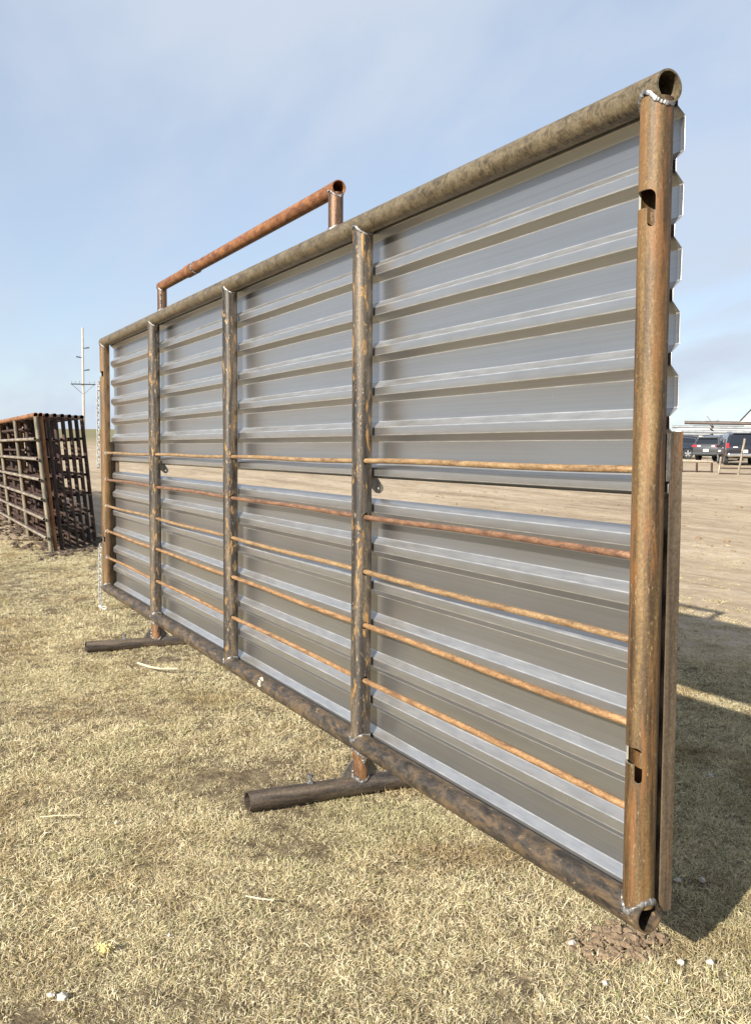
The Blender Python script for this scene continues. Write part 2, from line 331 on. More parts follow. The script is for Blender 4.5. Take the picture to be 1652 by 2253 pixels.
m, nt, b = mat_new('clod_soil'); tcn = N(nt, 'ShaderNodeTexCoord'); n1 = noise_n(nt, tcn.outputs['Object'], 22, 6, .65)
nt.links.new(ramp(nt, n1, [(.3, (.12, .08, .048)), (.55, (.22, .155, .095)), (.75, (.3, .22, .14))]), b.inputs['Base Color']); b.inputs['Roughness'].default_value = 1; bump(nt, b, n1, .9, .02)
M['clod'] = m
M['shade_soil'] = plain('shade_dark_soil', (.075, .052, .034), .95, 0, .45, 12)  # soil colour darkened to stand for shade under the stack
M['stone'] = plain('chalky_stone', (.45, .415, .36), .9, 0, .25, 30)
M['straw'] = plain('pale_straw', (.5, .44, .3), .8, 0, .15, 20)
M['yellow'] = plain('yellow_crumbs', (.66, .56, .24), .9, 0, .2, 30)
M['pole'] = plain('weathered_pole', (.44, .37, .31), .9, 0, .2, 3)
M['dark'] = plain('dark_fitting', (.04, .045, .05), .5, .2)
M['rubber'] = plain('tyre_rubber', (.02, .02, .021), .85)
M['alloy'] = plain('alloy_wheel', (.72, .72, .73), .3, .9)
M['glass'] = plain('dark_car_glass', (.012, .015, .02), .06, 0, .05); M['glass'].node_tree.nodes['Principled BSDF'].inputs['Specular IOR Level'].default_value = .7
M['paint_blue'] = plain('blue_black_paint', (.012, .018, .03), .25, .3, .08, 2, coat=1)
M['paint_grey'] = plain('grey_paint', (.075, .075, .08), .3, .5, .08, 2, coat=1)
M['paint_black'] = plain('black_paint', (.012, .012, .018), .25, .3, .08, 2, coat=1)
M['chrome'] = plain('chrome', (.8, .8, .8), .15, 1.)
M['red_lens'] = plain('red_lens', (.45, .02, .03), .2); M['white_lens'] = plain('clear_lens', (.75, .75, .75), .2)
M['plate_white'] = plain('number_plate', (.8, .8, .78), .5)
M['white_paint'] = plain('white_sheet_metal', (.78, .78, .76), .5, 0, .06, 2)
M['beige_roof'] = plain('beige_roof_sheet', (.5, .47, .43), .5, .1, .06, 1)
M['grey_pipe'] = plain('grey_stock_pipe', (.2, .21, .22), .55, .1, .2, 3)
M['brown_pipe'] = plain('brown_stock_pipe', (.1, .075, .065), .6, .2, .2, 3)

# ------------------------------------------------------------------ ground sheet
def axis_pts(c, lo, hi, inner, step):
    a = list(np.arange(c-inner, c+inner+1e-6, step)); s = step; x = a[-1]
    while x < hi: s *= 1.17; x += s; a.append(x)
    s = step; x = a[0]; pre = []
    while x > lo: s *= 1.17; x -= s; pre.append(x)
    return pre[::-1]+a
gx = axis_pts(6, -3000, 4500, 9.5, .09); gy = axis_pts(-1, -4500, 4000, 6.5, .09)
vv = []; lotv = []
for yy in gy:
    for xx in gx:
        vv.append((xx, yy, terrain(xx, yy))); lotv.append(max(0., min(1., dirt_edge(xx, yy)*1.2+.5)))
nx = len(gx); ff_ = [(j*nx+i, j*nx+i+1, (j+1)*nx+i+1, (j+1)*nx+i) for j in range(len(gy)-1) for i in range(nx-1)]
ground = mesh_obj('ground', vv, ff_, M['ground'])
a_ = ground.data.attributes.new('lot', 'FLOAT', 'POINT'); a_.data.foreach_set('value', lotv)
tag(ground, kind='structure')

# ------------------------------------------------------------------ windbreak panel
ZB, ZT, RP, BAY, X0 = 0.231, 2.479, 0.0435, 1.7694, 0.045
LEN = 2*X0+4*BAY
PX = [X0+k*BAY for k in range(5)]
wb = empty('windbreak_panel', (LEN/2, 0, 0))
tag(wb, 'long freestanding windbreak panel of rusty pipe frame and galvanised corrugated sheets', 'windbreak')
OFF = Vector((LEN/2, 0, 0))
def P(x, y, z): return Vector((x, y, z))-OFF
def saddle_weld(name, parent, c, rv, rh, sign, haxis='x', arc=(0, 2*math.pi), size=.0085, seed=0):
    """lumpy bead where an upright pipe (radius rv) meets a level pipe (radius rh); c = axis point of level pipe"""
    r = random.Random(seed); mb = MB(); n = 150; m = 7; v = []; f = []
    def cen(k):
        t = arc[0]+(arc[1]-arc[0])*k/n; j = .003*mnoise.noise((math.cos(t)*6+seed, math.sin(t)*6, seed*2.1))
        a, bb = (rv+.0005)*math.cos(t), (rv+.0005)*math.sin(t); lat = bb if haxis == 'x' else a
        z = math.sqrt(max(0, (rh+.001)**2-min(lat*lat, rh*rh)))
        return Vector((c[0]+a, c[1]+bb, c[2]+sign*(z+.001+j)))
    for k in range(n):
        t = arc[0]+(arc[1]-arc[0])*k/n; p = cen(k); d = (cen(k+1)-cen(k-1)).normalized()
        o = Vector((math.cos(t), math.sin(t), 0)); w = d.cross(o).normalized(); o = w.cross(d)
        rad = size*(.62+.55*mnoise.noise((math.cos(t)*2.4+seed*3.7, math.sin(t)*2.4, seed*1.3))+.05*math.sin(k*1.5)+.3*mnoise.noise((k*.37, seed, 2.)))
        rad = max(.0012, rad)
        for q in range(m): al = 2*math.pi*q/m; v.append(p+(o*math.cos(al)*.75+w*math.sin(al)*1.15)*rad)
    for k in range(n):
        for q in range(m): f.append((k*m+q, k*m+(q+1) % m, ((k+1) % n)*m+(q+1) % m, ((k+1) % n)*m+q))
    mb.add(v, f)
    return mb.build(name, M['weld'], parent)
top = pipe('top_rail', P(0, 0, ZT), P(LEN, 0, ZT), RP, M['top'], wb, .0055, 48, 8)
bot = pipe('bottom_rail', P(0, 0, ZB), P(LEN, 0, ZB), RP, M['bottom'], wb, .0055, 48, 8)
bot['label'] = 'dark bottom pipe with tan scuffed patches'
RODZ = [1.472, 1.232, .991, .757, .518]; RR = .0112
posts = []
for i, x in enumerate(PX):
    z0, z1 = ZB+RP*.55, ZT-RP*.55
    endp = i in (0, 4)
    o = pipe('post', P(x, 0, z0), P(x, 0, z1), RP, M['post_end'] if endp else M['post'], wb, .0055, 48, 1)
    o.rotation_mode = 'XYZ'; o.rotation_euler = (0, 0, 0)
    o['label'] = ['tan rusty post at the near end with two J-shaped slots', 'dark post with orange flecks over the near skid', 'dark middle post', 'dark post over the far skid', 'brown post at the far end'][i]
    cs = []
    if endp:
        sgn = -1 if i == 0 else 1
        for rz in RODZ: cs.append(cyl_geo((-sgn*.2, 0, rz-z0), (0, 0, rz-z0), RR*1.12))
        for (zt, zm, zb) in ((2.214, 2.166, 2.116), (.708, .660, .610)):
            n_ = Vector((sgn*.6, .8, 0)).normalized(); u_ = Vector((-sgn*.8, .6, 0)).normalized()
            prof = [(.2, zm), (.011, zm), (.011, zb+.0105)]
            for k in range(7): t = math.pi*k/6; prof.append((.0005+.0105*math.cos(t), zb+.0105-.0105*math.sin(t)))
            prof += [(-.0105, zt-.02)]
            for k in range(6): t = math.pi/2*k/5; prof.append((-.0105+.018*(1-math.cos(t)), zt-.02+.02*math.sin(t)))
            prof += [(.2, zt)]
            pts = [u_*p[0]+Vector((0, 0, p[1]-z0)) for p in prof]
            vts = [p for p in pts]+[p+n_*.2 for p in pts]; q = len(pts)
            vts = [p-n_*.006 for p in pts]+[p+n_*.2 for p in pts]
            cs.append((vts, [tuple(range(q)), tuple(range(2*q-1, q-1, -1))]+[(k, k+q, (k+1) % q+q, (k+1) % q) for k in range(q)]))
    else:
        for rz in RODZ: cs.append(cyl_geo((-.2, 0, rz-z0), (.2, 0, rz-z0), .0155))
    cut(o, cs); posts.append(o)
    loc = Vector((0, 0, 0))
    saddle_weld('weld_bead', o, (0, 0, ZT-z0), RP, RP, -1, seed=i, size=.0085 if i else .0095)
    saddle_weld('weld_bead', o, (0, 0, ZB-z0), RP, RP, 1, seed=i+9, size=.0085 if i else .0095)
rods = []
for k, (rz, mt) in enumerate(zip(RODZ, ('rod_olive', 'rod_red', 'rod_olive', 'rod', 'rod'))):
    v, f = [], []
    mb = MB(); L = PX[4]-PX[0]-.02; nseg = 60
    for j in range(nseg+1):
        xx = L*j/nseg; sag = .003*math.sin(xx*3.5+k*2)
        for q in range(14): a = 2*math.pi*q/14; v.append((RR*math.cos(a)+sag, RR*math.sin(a), xx))
    for j in range(nseg):
        for q in range(14): a = j*14+q; c_ = j*14+(q+1) % 14; f.append((a, c_, c_+14, a+14))
    f.append(tuple(range(14))[::-1]); f.append(tuple(nseg*14+q for q in range(14)))
    o = mesh_obj('rod', v, f, M[mt], wb); o.location = P(PX[0]+.01, 0, rz); o.rotation_euler = (0, R_(90), 0)
    rods.append(o)
    mb = MB(); r = random.Random(k)
    for q in range(12): a = 2*math.pi*q/12; mb.ball((-.041+r.uniform(0, .003), (RR+.003)*math.cos(a), (RR+.003)*math.sin(a)), .0055*r.uniform(.7, 1.2), 6, 4)
    mb.build('weld_bead', M['weld'], posts[4], loc=(0, 0, rz-(ZB+RP*.55)))
# corrugated sheets: trapezoidal ribs run the length; bends are small arcs so they catch the light, with highlights painted on too
YF, DEP = -.0485, .028
def profile(face_tops, ztop_pan, zend, first_full, last='pan'):
    pts = []   # (y, z) from the top down
    yp = YF-DEP
    if not first_full: pts += [(YF, 2.474), (YF, ztop_pan+.022), (yp, ztop_pan)]
    for i, zt in enumerate(face_tops):
        if i > 0 or not first_full: pts.append((yp, zt+.025))
        elif first_full: pts.append((yp+.004, zt+.024))
        pts += [(YF, zt), (YF, zt-.034)]
        if i < len(face_tops)-1: pts.append((yp, zt-.062))
        else: pts += [(yp+.010, zt-.034-.012)]
    return pts
def fillet(pts, r=.003, n=3):
    out = [pts[0]]; bd = [0.]
    for a, b_, c_ in zip(pts, pts[1:], pts[2:]):
        A, B, Cc = Vector(a), Vector(b_), Vector(c_)
        la, lc = (A-B).length, (Cc-B).length; t = min(r, la*.4, lc*.4)
        p, q = B+(A-B).normalized()*t, B+(Cc-B).normalized()*t
        for k in range(n+1):
            s = k/n; out.append(tuple((1-s)**2*p+2*s*(1-s)*B+s*s*q))
            if 0 < k < n: bd.append(1.)
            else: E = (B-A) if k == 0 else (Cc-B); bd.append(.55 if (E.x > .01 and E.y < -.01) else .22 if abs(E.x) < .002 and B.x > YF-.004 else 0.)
    out.append(pts[-1]); bd.append(0.); return out, bd
def sheet(name, pts, x0, x1, label, seed):
    pr, bend_sheen = fillet(pts); r = random.Random(seed); n = len(pr); nxs = 90; th = .0009
    v = []; f = []
    xs = [x0, x0+.002]+[x0+(x1-x0)*j/nxs for j in range(1, nxs)]+[x1-.002, x1]; nxs = len(xs)-1
    for x in xs:
        for (y, z) in pr:
            w = .003*mnoise.noise((x*1.7, z*7, seed)) if abs(y-(YF-DEP)) < .006 else .0006*mnoise.noise((x*2., z*9, seed+4))
            v.append((x-LEN/2, y+w, z+.0012*mnoise.noise((x*1.2, z*3, seed+2))))
    for j in range(nxs):
        for k in range(n-1): a = j*n+k; f.append((a, a+n, a+n+1, a+1))
    o = mesh_obj(name, v, f, M['sheet'], wb, True, sharp=R_(40))
    ab = o.data.attributes.new('bend_sheen', 'FLOAT', 'POINT'); ab.data.foreach_set('value', bend_sheen*(nxs+1))
    md = o.modifiers.new('thickness', 'SOLIDIFY'); md.thickness = th; md.offset = 0
    o['label'] = label
    return o
up_tops = [2.303, 2.131, 1.960, 1.789, 1.617, 1.443]
lo_tops = [1.284, 1.1145, .945, .776, .607, .437, .268]
up_pts = profile(up_tops, 2.420, 1.40, False)
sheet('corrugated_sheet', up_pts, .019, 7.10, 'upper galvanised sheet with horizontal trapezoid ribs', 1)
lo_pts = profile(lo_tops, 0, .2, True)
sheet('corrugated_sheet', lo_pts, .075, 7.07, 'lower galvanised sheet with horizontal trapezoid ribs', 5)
for x, s in ((.010, 1), (7.134, -1)):    # angle bars closing the lower sheet's ends; back leg widened to darken the gap
    mb = MB(); z0, z1 = .234, 1.576; t = .005
    prof = [(0, -.047), (s*t, -.047), (s*t, -.084), (s*.16, -.084), (s*.16, -.089), (0, -.089)]
    mb.prism(prof, z0, z1, 'z')
    o = mb.build('angle_bar', M['angle'], wb, loc=P(x, 0, 0))
    mb = MB(); r = random.Random(3)
    mb.box(min(s*.001, s*.012), max(s*.001, s*.012), -.0465, -.034, 1.44, 1.57)
    mb.build('hinge_tab', M['plate'], o)
for x in (PX[1], PX[3]):                 # lugs in the gap between the sheets
    mb = MB(); prof = []
    yc, zc, rr_ = -.082, 1.352, .022
    prof = [(-.036, 1.425), (-.036, 1.362)]
    for k in range(12): t = R_(215)+R_(185)*k/11; prof.append((yc+rr_*math.cos(math.pi-t)*-1 if 0 else yc-rr_*math.cos(t-R_(180)+0)*1., zc+rr_*math.sin(t)))
    prof = [(-.036, 1.425), (-.036, 1.365)]+[(yc+rr_*math.cos(t), zc+rr_*math.sin(t)) for t in [R_(-40)-R_(185)*k/11 for k in range(12)]]+[(-.055, 1.425)]
    mb.prism(prof, -.004, .004, 'x')
    o = mb.build('lug', M['plate'], wb, loc=P(x, 0, 0))
    cut(o, [cyl_geo((-.05, yc, zc), (.05, yc, zc), .0062)])
# raised rail over the top
EX0, EX1, ZE = 2.06, 5.14, 2.692
rail = pipe('raised_rail', P(EX0, 0, ZE), P(EX1, 0, ZE), .034, M['raised'], wb, .0045, 40, 6)
rail['label'] = 'orange rusty pipe raised above the top rail'
def sub_world(o, parent):   # parent that keeps the world place of o
    bpy.context.view_layer.update(); o.parent = parent; o.matrix_parent_inverse = (parent.matrix_world.inverted() @ wb.matrix_world)
bpy.context.view_layer.update()
for i, x in enumerate((EX0+.034, EX1-.036)):
    u = pipe('upright', P(x, 0, ZT+.022), P(x, 0, ZE-.018), .034, M['upright'], None, .0045, 36); sub_world(u, rail)
    w1 = saddle_weld('weld_bead', None, P(x, 0, ZT), .034, RP, 1, seed=30+i, size=.007); sub_world(w1, rail)
    w1 = saddle_weld('weld_bead', None, P(x, 0, ZE), .034, .034, -1, seed=40+i, size=.007); sub_world(w1, rail)
mb = MB(); r = random.Random(5); 
for k in range(9): mb.ball(tuple(P(EX1-.036+.033*math.cos(2.4)*-1*0-.030, .018, ZT+.05+k*.012)), .006*r.uniform(.7, 1.2), 6, 4)
o = mb.build('weld_bead', M['weld'], None); sub_world(o, rail)
c_ = pipe('collar', P(4.26, 0, ZE), P(4.44, 0, ZE), .0405, M['raised'], None, .006, 40); sub_world(c_, rail)
mb = MB(); r = random.Random(8)
for k in range(40): a = 2*math.pi*k/40; mb.ball(tuple(P(4.258+r.uniform(-.002, .002), .037*math.cos(a), ZE+.037*math.sin(a))), .005*r.uniform(.6, 1.2), 6, 4)
o = mb.build('weld_bead', M['weld'], None); sub_world(o, rail)
# skids
for i, x in enumerate((PX[1], PX[3])):
    sk = pipe('skid', P(x, .525, .049), P(x, -.525, .031), .0415, M['skid'], wb, .0055, 44, 3)
    sk['label'] = 'dark pipe skid under the near leg' if i == 0 else 'dark pipe skid under the far leg'
    bpy.context.view_layer.update()
    st = pipe('leg_stub', P(x, 0, .06), P(x, 0, ZB-.02), .037, M['stub'], None, .0055, 40); sub_world(st, sk)
    for c0, sg in ((P(x, 0, .040), 1), (P(x, 0, ZB), -1)):
        w1 = saddle_weld('weld_bead', None, c0, .037, RP, sg, 'y' if sg > 0 else 'x', seed=50+i*3+sg, size=.0105); sub_world(w1, sk)
    for s in (1, -1):
        mb = MB(); mb.prism([(s*.034, .074), (s*.11, .074), (s*.10, .08), (s*.040, .16), (s*.034, .16)], -.004, .004, 'x')
        g = mb.build('gusset', M['plate'], None, loc=P(x, 0, 0)); sub_world(g, sk)
        mb = MB(); mb.prism([(s*.034, ZB-.036), (s*.075, ZB-.036), (s*.072, ZB-.05), (s*.04, ZB-.095), (s*.034, ZB-.095)], -.004, .004, 'y')
        g = mb.build('gusset', M['plate'], None, loc=P(x, 0, 0)); sub_world(g, sk)
        mb = MB(); r = random.Random(s+i)
        for k in range(10): mb.ball((r.uniform(-.006, .006), s*(.037+r.uniform(0, .003)), .085+.008*k), .0065*r.uniform(.7, 1.2), 6, 4)
        for k in range(9): mb.ball((s*(.037+r.uniform(0, .003)), r.uniform(-.006, .006), ZB-.095+.008*k), .006*r.uniform(.7, 1.2), 6, 4)
        g = mb.build('weld_bead', M['weld'], None, loc=P(x, 0, 0)); sub_world(g, sk)
    mb = MB()   # welded nut and set bolt on the skid
    yb = .24
    def hexa(r, z0, z1): mb.prism([(r*math.cos(math.pi/3*k+.3), yb+r*math.sin(math.pi/3*k+.3)) for k in range(6)], z0, z1, 'z')
    hexa(.0165, .074, .092); mb.rod((0, yb, .09), (0, yb, .112), .0085, 10); hexa(.0145, .108, .121)
    g = mb.build('set_bolt', M['weld'], None, loc=P(x, 0, 0)); sub_world(g, sk)
mb = MB(); r = random.Random(77)  # weld dribble part way along the bottom rail
for k in range(16): a = r.uniform(.5, 1.7); mb.ball(tuple(P(2.98+r.uniform(-.02, .02), .041*math.sin(a), ZB+.041*math.cos(a))), r.uniform(.006, .011), 6, 4)
g = mb.build('weld_bead', M['straw'], None); bpy.context.view_layer.update(); sub_world(g, bot)

# ------------------------------------------------------------------ chains on the far end
def chain(points, name, label):
    mb = MB(); pitch = .031; pts = [Vector(p) for p in points]
    seg = []; 
    for a, b_ in zip(pts, pts[1:]):
        n = max(1, int((b_-a).length/pitch))
        for k in range(n): seg.append((a+(b_-a)*(k/n), (b_-a).normalized()))
    for i, (p, d) in enumerate(seg):
        ref = Vector((1, 0, 0)) if abs(d.x) < .7 else Vector((0, 0, 1))
        u = d.cross(ref).normalized(); w = d.cross(u).normalized()
        ang = (.9 if i % 2 else -.7); s = u*math.cos(ang)+w*math.sin(ang); nrm = d.cross(s)
        path = []
        for k in range(12):
            t = 2*math.pi*k/12; path.append(p+d*(.013*math.cos(t)+(.010 if math.cos(t) > 0 else -.010))+s*(.0135*math.sin(t)))
        for k in range(12): mb.rod(path[k], path[(k+1) % 12], .0046, 6)
    base = pts[-1]
    o = mb.build(name, M['zinc'], None)
    me = o.data; me.transform(Matrix.Translation(-base)); o.location = base
    tag(o, label, 'chain', 'galvanised chains on the far post'); return o
chain([(7.150, .052, 2.10), (7.162, .060, 1.9), (7.158, .058, 1.6), (7.165, .060, 1.325)], 'chain', 'galvanised chain hanging from the upper slot of the far post')
chain([(7.150, .052, .62), (7.165, .060, .45), (7.17, .058, .2), (7.19, .05, .045), (7.16, .02, .04), (7.12, -.02, .042)], 'chain', 'galvanised chain hanging from the lower slot to the ground')

# ------------------------------------------------------------------ stack of pipe panels
def panel(i, loc, mats, nposts=4, rails=(1.64, 1.355, 1.07, .79, .50, .225)):
    e = empty('livestock_panel', loc); e.rotation_euler = (R_(-5.4), 0, R_(rnd.uniform(-.4, .4)))
    pm, rm, tm = mats; H = 1.98; SP = 2.4
    pipe('top_rail', (-.03, 0, H), ((nposts-1)*SP+.03, 0, H), .033, M[tm], e, .004, 20, 1)
    for k in range(nposts):
        pipe('post', (k*SP, 0, 0.0), (k*SP, 0, H-.02), .031, M[pm], e, .004, 20, 1)
    for z in rails:
        jj = rnd.uniform(-.02, .02)
        pipe('rail', (-.055+jj, .052, z+rnd.uniform(-.008, .008)), ((nposts-1)*SP+.05, .052, z), .0215, M[rm], e, .004, 16, 1)
    return e
SPOT = [(12.62, -.342), (12.66, -.415), (12.74, -.515), (12.92, -.648), (13.05, -.776), (13.25, -.912), (13.55, -1.06), (13.95, -1.22)]
ORD = ['first and outermost panel of the rusty stack, grey-olive end post', 'second panel from the grass side in the rusty stack, orange end post', 'third panel from the grass side in the rusty pipe stack',
       'fourth panel from the grass side in the rusty pipe stack', 'fifth panel from the grass side in the rusty pipe stack', 'sixth panel from the grass side in the rusty pipe stack',
       'seventh panel, last but one towards the windbreak in the rusty stack', 'last panel of the rusty stack, nearest the windbreak']
for i, (x, y) in enumerate(SPOT):
    mats = ('grey_p', 'pale_rail', 'rust_o') if i == 0 else ('rust_o', 'rust_a', 'rust_o') if i == 1 else ('rust_a', 'rust_a', 'rust_a')
    e = panel(i, (x, y, terrain(x, y)+.0), mats)
    tag(e, ORD[i], 'livestock panel', 'livestock panels leaning together in the stack')

DARK_FILL = [(14.6, -.46, 'added filler panel darkening the inside of the stack behind its second end post'), (15.1, -.585, 'added filler panel darkening the inside of the stack behind its third end post'), (15.0, -.71, 'added filler panel darkening the inside of the stack behind its fourth end post'),
        (15.3, -.85, 'added filler panel darkening the inside of the stack behind its fifth end post'), (15.6, -.985, 'added filler panel darkening the inside of the stack behind its sixth end post')]
for (x, y, lab) in DARK_FILL:  # added panels with dense rails that darken the inside of the stack
    tag(panel(9, (x, y, terrain(x, y)), ('rust_a', 'rust_a', 'rust_a'), 5, (1.8, 1.62, 1.45, 1.28, 1.1, .93, .76, .6, .44, .28, .12)), lab, 'livestock panel', 'livestock panels leaning together in the stack')

# ------------------------------------------------------------------ utility pole
px_, py_ = 96.34, -16.26; pz = terrain(px_, py_)
pole = empty('utility_pole', (px_, py_, pz), math.atan2(py_-1.9, px_+2)); tag(pole, 'weathered wooden utility pole with one crossarm behind the stack', 'utility pole')
HP = 13.1-pz
mb = MB(); mb.rod((0, 0, -.3), (0, 0, HP), .13, 14, .09); mb.build('shaft', M['pole'], pole)
zc = 1.523+(988-853)/2156*98-pz
for s in (-.16, .16): mb = MB(); mb.box(s-.04, s+.04, -1.15, 1.15, zc-.045, zc+.045); mb.build('crossarm', M['dark'], pole)
for s in (-1, 1):
    mb = MB(); mb.rod((-.14, s*1.05, zc-.03), (-.1, s*.05, zc-.95), .022, 6); mb.build('brace', M['dark'], pole)
for y in (-1.05, -.6, .35, .75, 1.08):
    mb = MB(); mb.rod((-.16, y, zc+.05), (-.16, y, zc+.2), .02, 6); mb.ball((-.16, y, zc+.23), .055, 8, 5, sz=1.3); mb.build('insulator', M['grey_pipe'], pole)
for (ypix, s) in ((776, -1), (796, 1), (823, -1)):
    z = 1.523+(988-ypix)/2156*98-pz
    mb = MB(); mb.rod((0, s*.1, z-.03), (0, s*.62, z+.06), .045, 8); 
    for q in (.3, .42, .54): mb.rod((0, s*q, z+.0+.1*(q-.1)), (0, s*(q+.04), z+.1*(q-.1)+.005), .085, 10)
    mb.build('standoff_insulator', M['dark'], pole)

# ------------------------------------------------------------------ things at the back of the lot
def at(px, d):
    k = (px-826)/2156; a = YAW-math.atan(k); x = CAM_POS.x+math.cos(a)*d; y = CAM_POS.y+math.sin(a)*d
    return Vector((x, y, terrain(x, y))), a
def wheel(e, x, y, r=.36):
    mb = MB(); n = 22
    prof = [(.11, r-.05), (.11, r-.015), (.08, r), (-.08, r), (-.11, r-.015), (-.11, r-.05), (-.10, r*.62), (.10, r*.62)]
    for k in range(n):
        a = 2*math.pi*k/n; b_ = 2*math.pi*(k+1)/n
        for (p, q), (p2, q2) in zip(prof, prof[1:]+prof[:1]):
            mb.add([(q*math.cos(a), p, q*math.sin(a)), (q*math.cos(b_), p, q*math.sin(b_)), (q2*math.cos(b_), p2, q2*math.sin(b_)), (q2*math.cos(a), p2, q2*math.sin(a))], [(0, 1, 2, 3)])
    w = mb.build('wheel', M['rubber'], e, loc=(x, y, r))
    mb = MB(); s = 1 if y > 0 else -1
    mb.rod((0, s*.04, 0), (0, s*.055, 0), r*.63, 20); mb.build('wheel_well_disc', M['dark'], w)
    mb = MB(); mb.rod((0, s*.05, 0), (0, s*.1, 0), r*.16, 10)
    for k in range(5):
        a = 2*math.pi*k/5+.3
        for dd in (-.16, .16): mb.rod((r*.1*math.cos(a), s*.085, r*.1*math.sin(a)), (r*.62*math.cos(a+dd), s*.085, r*.62*math.sin(a+dd)), .028, 5)
    mb.build('rim', M['alloy'], w)
def suv(px, d, turn, paint, label, boxy=False, chrome=False, hide_low=False):
    p, a = at(px, d); e = empty('parked_suv', p, a+turn); tag(e, label, 'SUV', 'vehicles parked at the back of the lot')
    e.scale = (.93, .93, .9) if boxy else (.92, .92, .89)
    #      x     zbot  zbelt zroof  wlow  wbelt wroof
    if boxy: S = [(-2.42, .62, 1.0, 1.02, .80, .84, .80), (-2.38, .46, 1.08, 1.12, .92, .93, .88), (-2.26, .42, 1.10, 1.74, .95, .95, .80), (-2.0, .40, 1.12, 1.84, .96, .96, .80), (-.6, .34, 1.12, 1.86, .97, .97, .80), (.35, .34, 1.1, 1.82, .97, .97, .78), (1.0, .34, 1.1, 1.16, .97, .96, .86), (2.1, .4, 1.04, 1.08, .95, .92, .8), (2.45, .5, .86, .88, .85, .82, .7)]
    else: S = [(-2.34, .55, .92, .94, .72, .78, .72), (-2.28, .40, 1.0, 1.08, .86, .88, .80), (-2.02, .34, 1.04, 1.52, .91, .91, .70), (-1.72, .32, 1.04, 1.63, .92, .92, .68), (-.7, .3, 1.02, 1.70, .93, .93, .68), (.2, .3, 1.0, 1.66, .93, .93, .67), (1.05, .3, .98, 1.06, .93, .92, .82), (1.95, .34, .9, .94, .9, .88, .76), (2.32, .45, .72, .74, .78, .76, .64)]
    ring = lambda s: [(-s[4]*.8, s[1]), (-s[4], s[1]+.12), (-s[4]-.015, (s[1]+s[2])/2), (-s[5], s[2]), (-(s[5]*.35+s[6]*.65), s[2]*.35+s[3]*.65), (-s[6], s[3]-.035*min(1, (s[3]-s[2])*3)), (-s[6]*.75, s[3]), (s[6]*.75, s[3]), (s[6], s[3]-.035*min(1, (s[3]-s[2])*3)), ((s[5]*.35+s[6]*.65), s[2]*.35+s[3]*.65), (s[5], s[2]), (s[4]+.015, (s[1]+s[2])/2), (s[4], s[1]+.12), (s[4]*.8, s[1])]
    v = []; f = []
    for s in S: v += [(s[0], y, z) for (y, z) in ring(s)]
    n = 14
    for j in range(len(S)-1):
        for q in range(n): c0 = j*n+q; c1 = j*n+(q+1) % n; f.append((c0, c1, c1+n, c0+n))
    f.append(tuple(range(n))[::-1]); f.append(tuple((len(S)-1)*n+q for q in range(n)))
    mb = MB(); mb.add(v, f); body = mb.build('body', paint, e, sharp=R_(28))
    # glass: side strips and rear screen set just proud of the body
    mbg = []
    def lerp(s, t, u): return tuple(a_*(1-u)+b_*u for a_, b_ in zip(s, t))
    for sy in (-1, 1):
        for (i0, u0, i1, u1) in ((2, .35, 4, .02), (4, .12, 5, .62) if not boxy else (4, .1, 5, .7)):
            A = lerp(S[i0], S[i0+1], u0); B = lerp(S[i1], S[i1+1], u1)
            def pt(s, h): 
                w = s[5]*(1-h)+s[6]*h; return (s[0], sy*(w+.012), s[2]*(1-h)+s[3]*h)
            g = MB(); q4 = [pt(A, .14), pt(B, .1), pt(B, .84), pt(A, .78)]
            g.add(q4+[(x_, y_-sy*.02, z_) for x_, y_, z_ in q4], [(0, 1, 2, 3), (4, 7, 6, 5), (0, 4, 5, 1), (1, 5, 6, 2), (2, 6, 7, 3), (3, 7, 4, 0)])
            g.build('side_window', M['glass'], e, False)
            if not boxy:
                fr = MB()
                for p0, p1 in zip(q4, q4[1:]+q4[:1]): fr.rod(p0, p1, .016, 5)
                fr.build('window_trim', M['chrome'], e)
    A, B = S[1], S[2]
    lo = lerp(A, B, .12); hi = lerp(A, B, .92)
    g = MB(); q4 = [(lo[0]-.02, -lo[6]*.92, lo[3]), (lo[0]-.02, lo[6]*.92, lo[3]), (hi[0]-.02, hi[6]*.86, hi[3]-.02), (hi[0]-.02, -hi[6]*.86, hi[3]-.02)]
    g.add(q4+[(x_+.03, y_, z_) for x_, y_, z_ in q4], [(0, 1, 2, 3), (4, 7, 6, 5), (0, 4, 5, 1), (1, 5, 6, 2), (2, 6, 7, 3), (3, 7, 4, 0)]); g.build('rear_window', M['glass'], e, False)
    zb = 1.0 if boxy else .92
    for sy in (-1, 1):
        mb = MB()
        if boxy: mb.box(-2.43, -2.30, sy*.82, sy*.955, .98, 1.24)
        else: mb.box(-2.36, -2.08, sy*.56, sy*.905, .93, 1.05)
        mb.build('tail_light', M['red_lens'], e, False)
        mb = MB(); mb.box(-2.45 if boxy else -2.352, -2.3, sy*.36, sy*.6, .99 if boxy else .95, 1.04 if boxy else 1.03); mb.build('reversing_light', M['white_lens'], e, False)
    mb = MB(); x0 = -2.46 if boxy else -2.37; mb.box(x0, x0+.03, -.17, .17, .70 if boxy else .62, .86 if boxy else .78); mb.build('number_plate', M['plate_white'], e, False)
    mb = MB(); mb.box(-2.50 if boxy else -2.39, -2.2, -.88, .88, .48 if boxy else .40, .66 if boxy else .58); o = mb.build('rear_bumper', M['chrome'] if chrome else M['dark'], e, False)
    md = o.modifiers.new('round', 'BEVEL'); md.width = .05; md.segments = 3
    if boxy: mb = MB(); mb.ball((-2.33, 0, 1.30), .06, 12, 8, .25, 1.3, .8); mb.build('badge', M['chrome'], e)
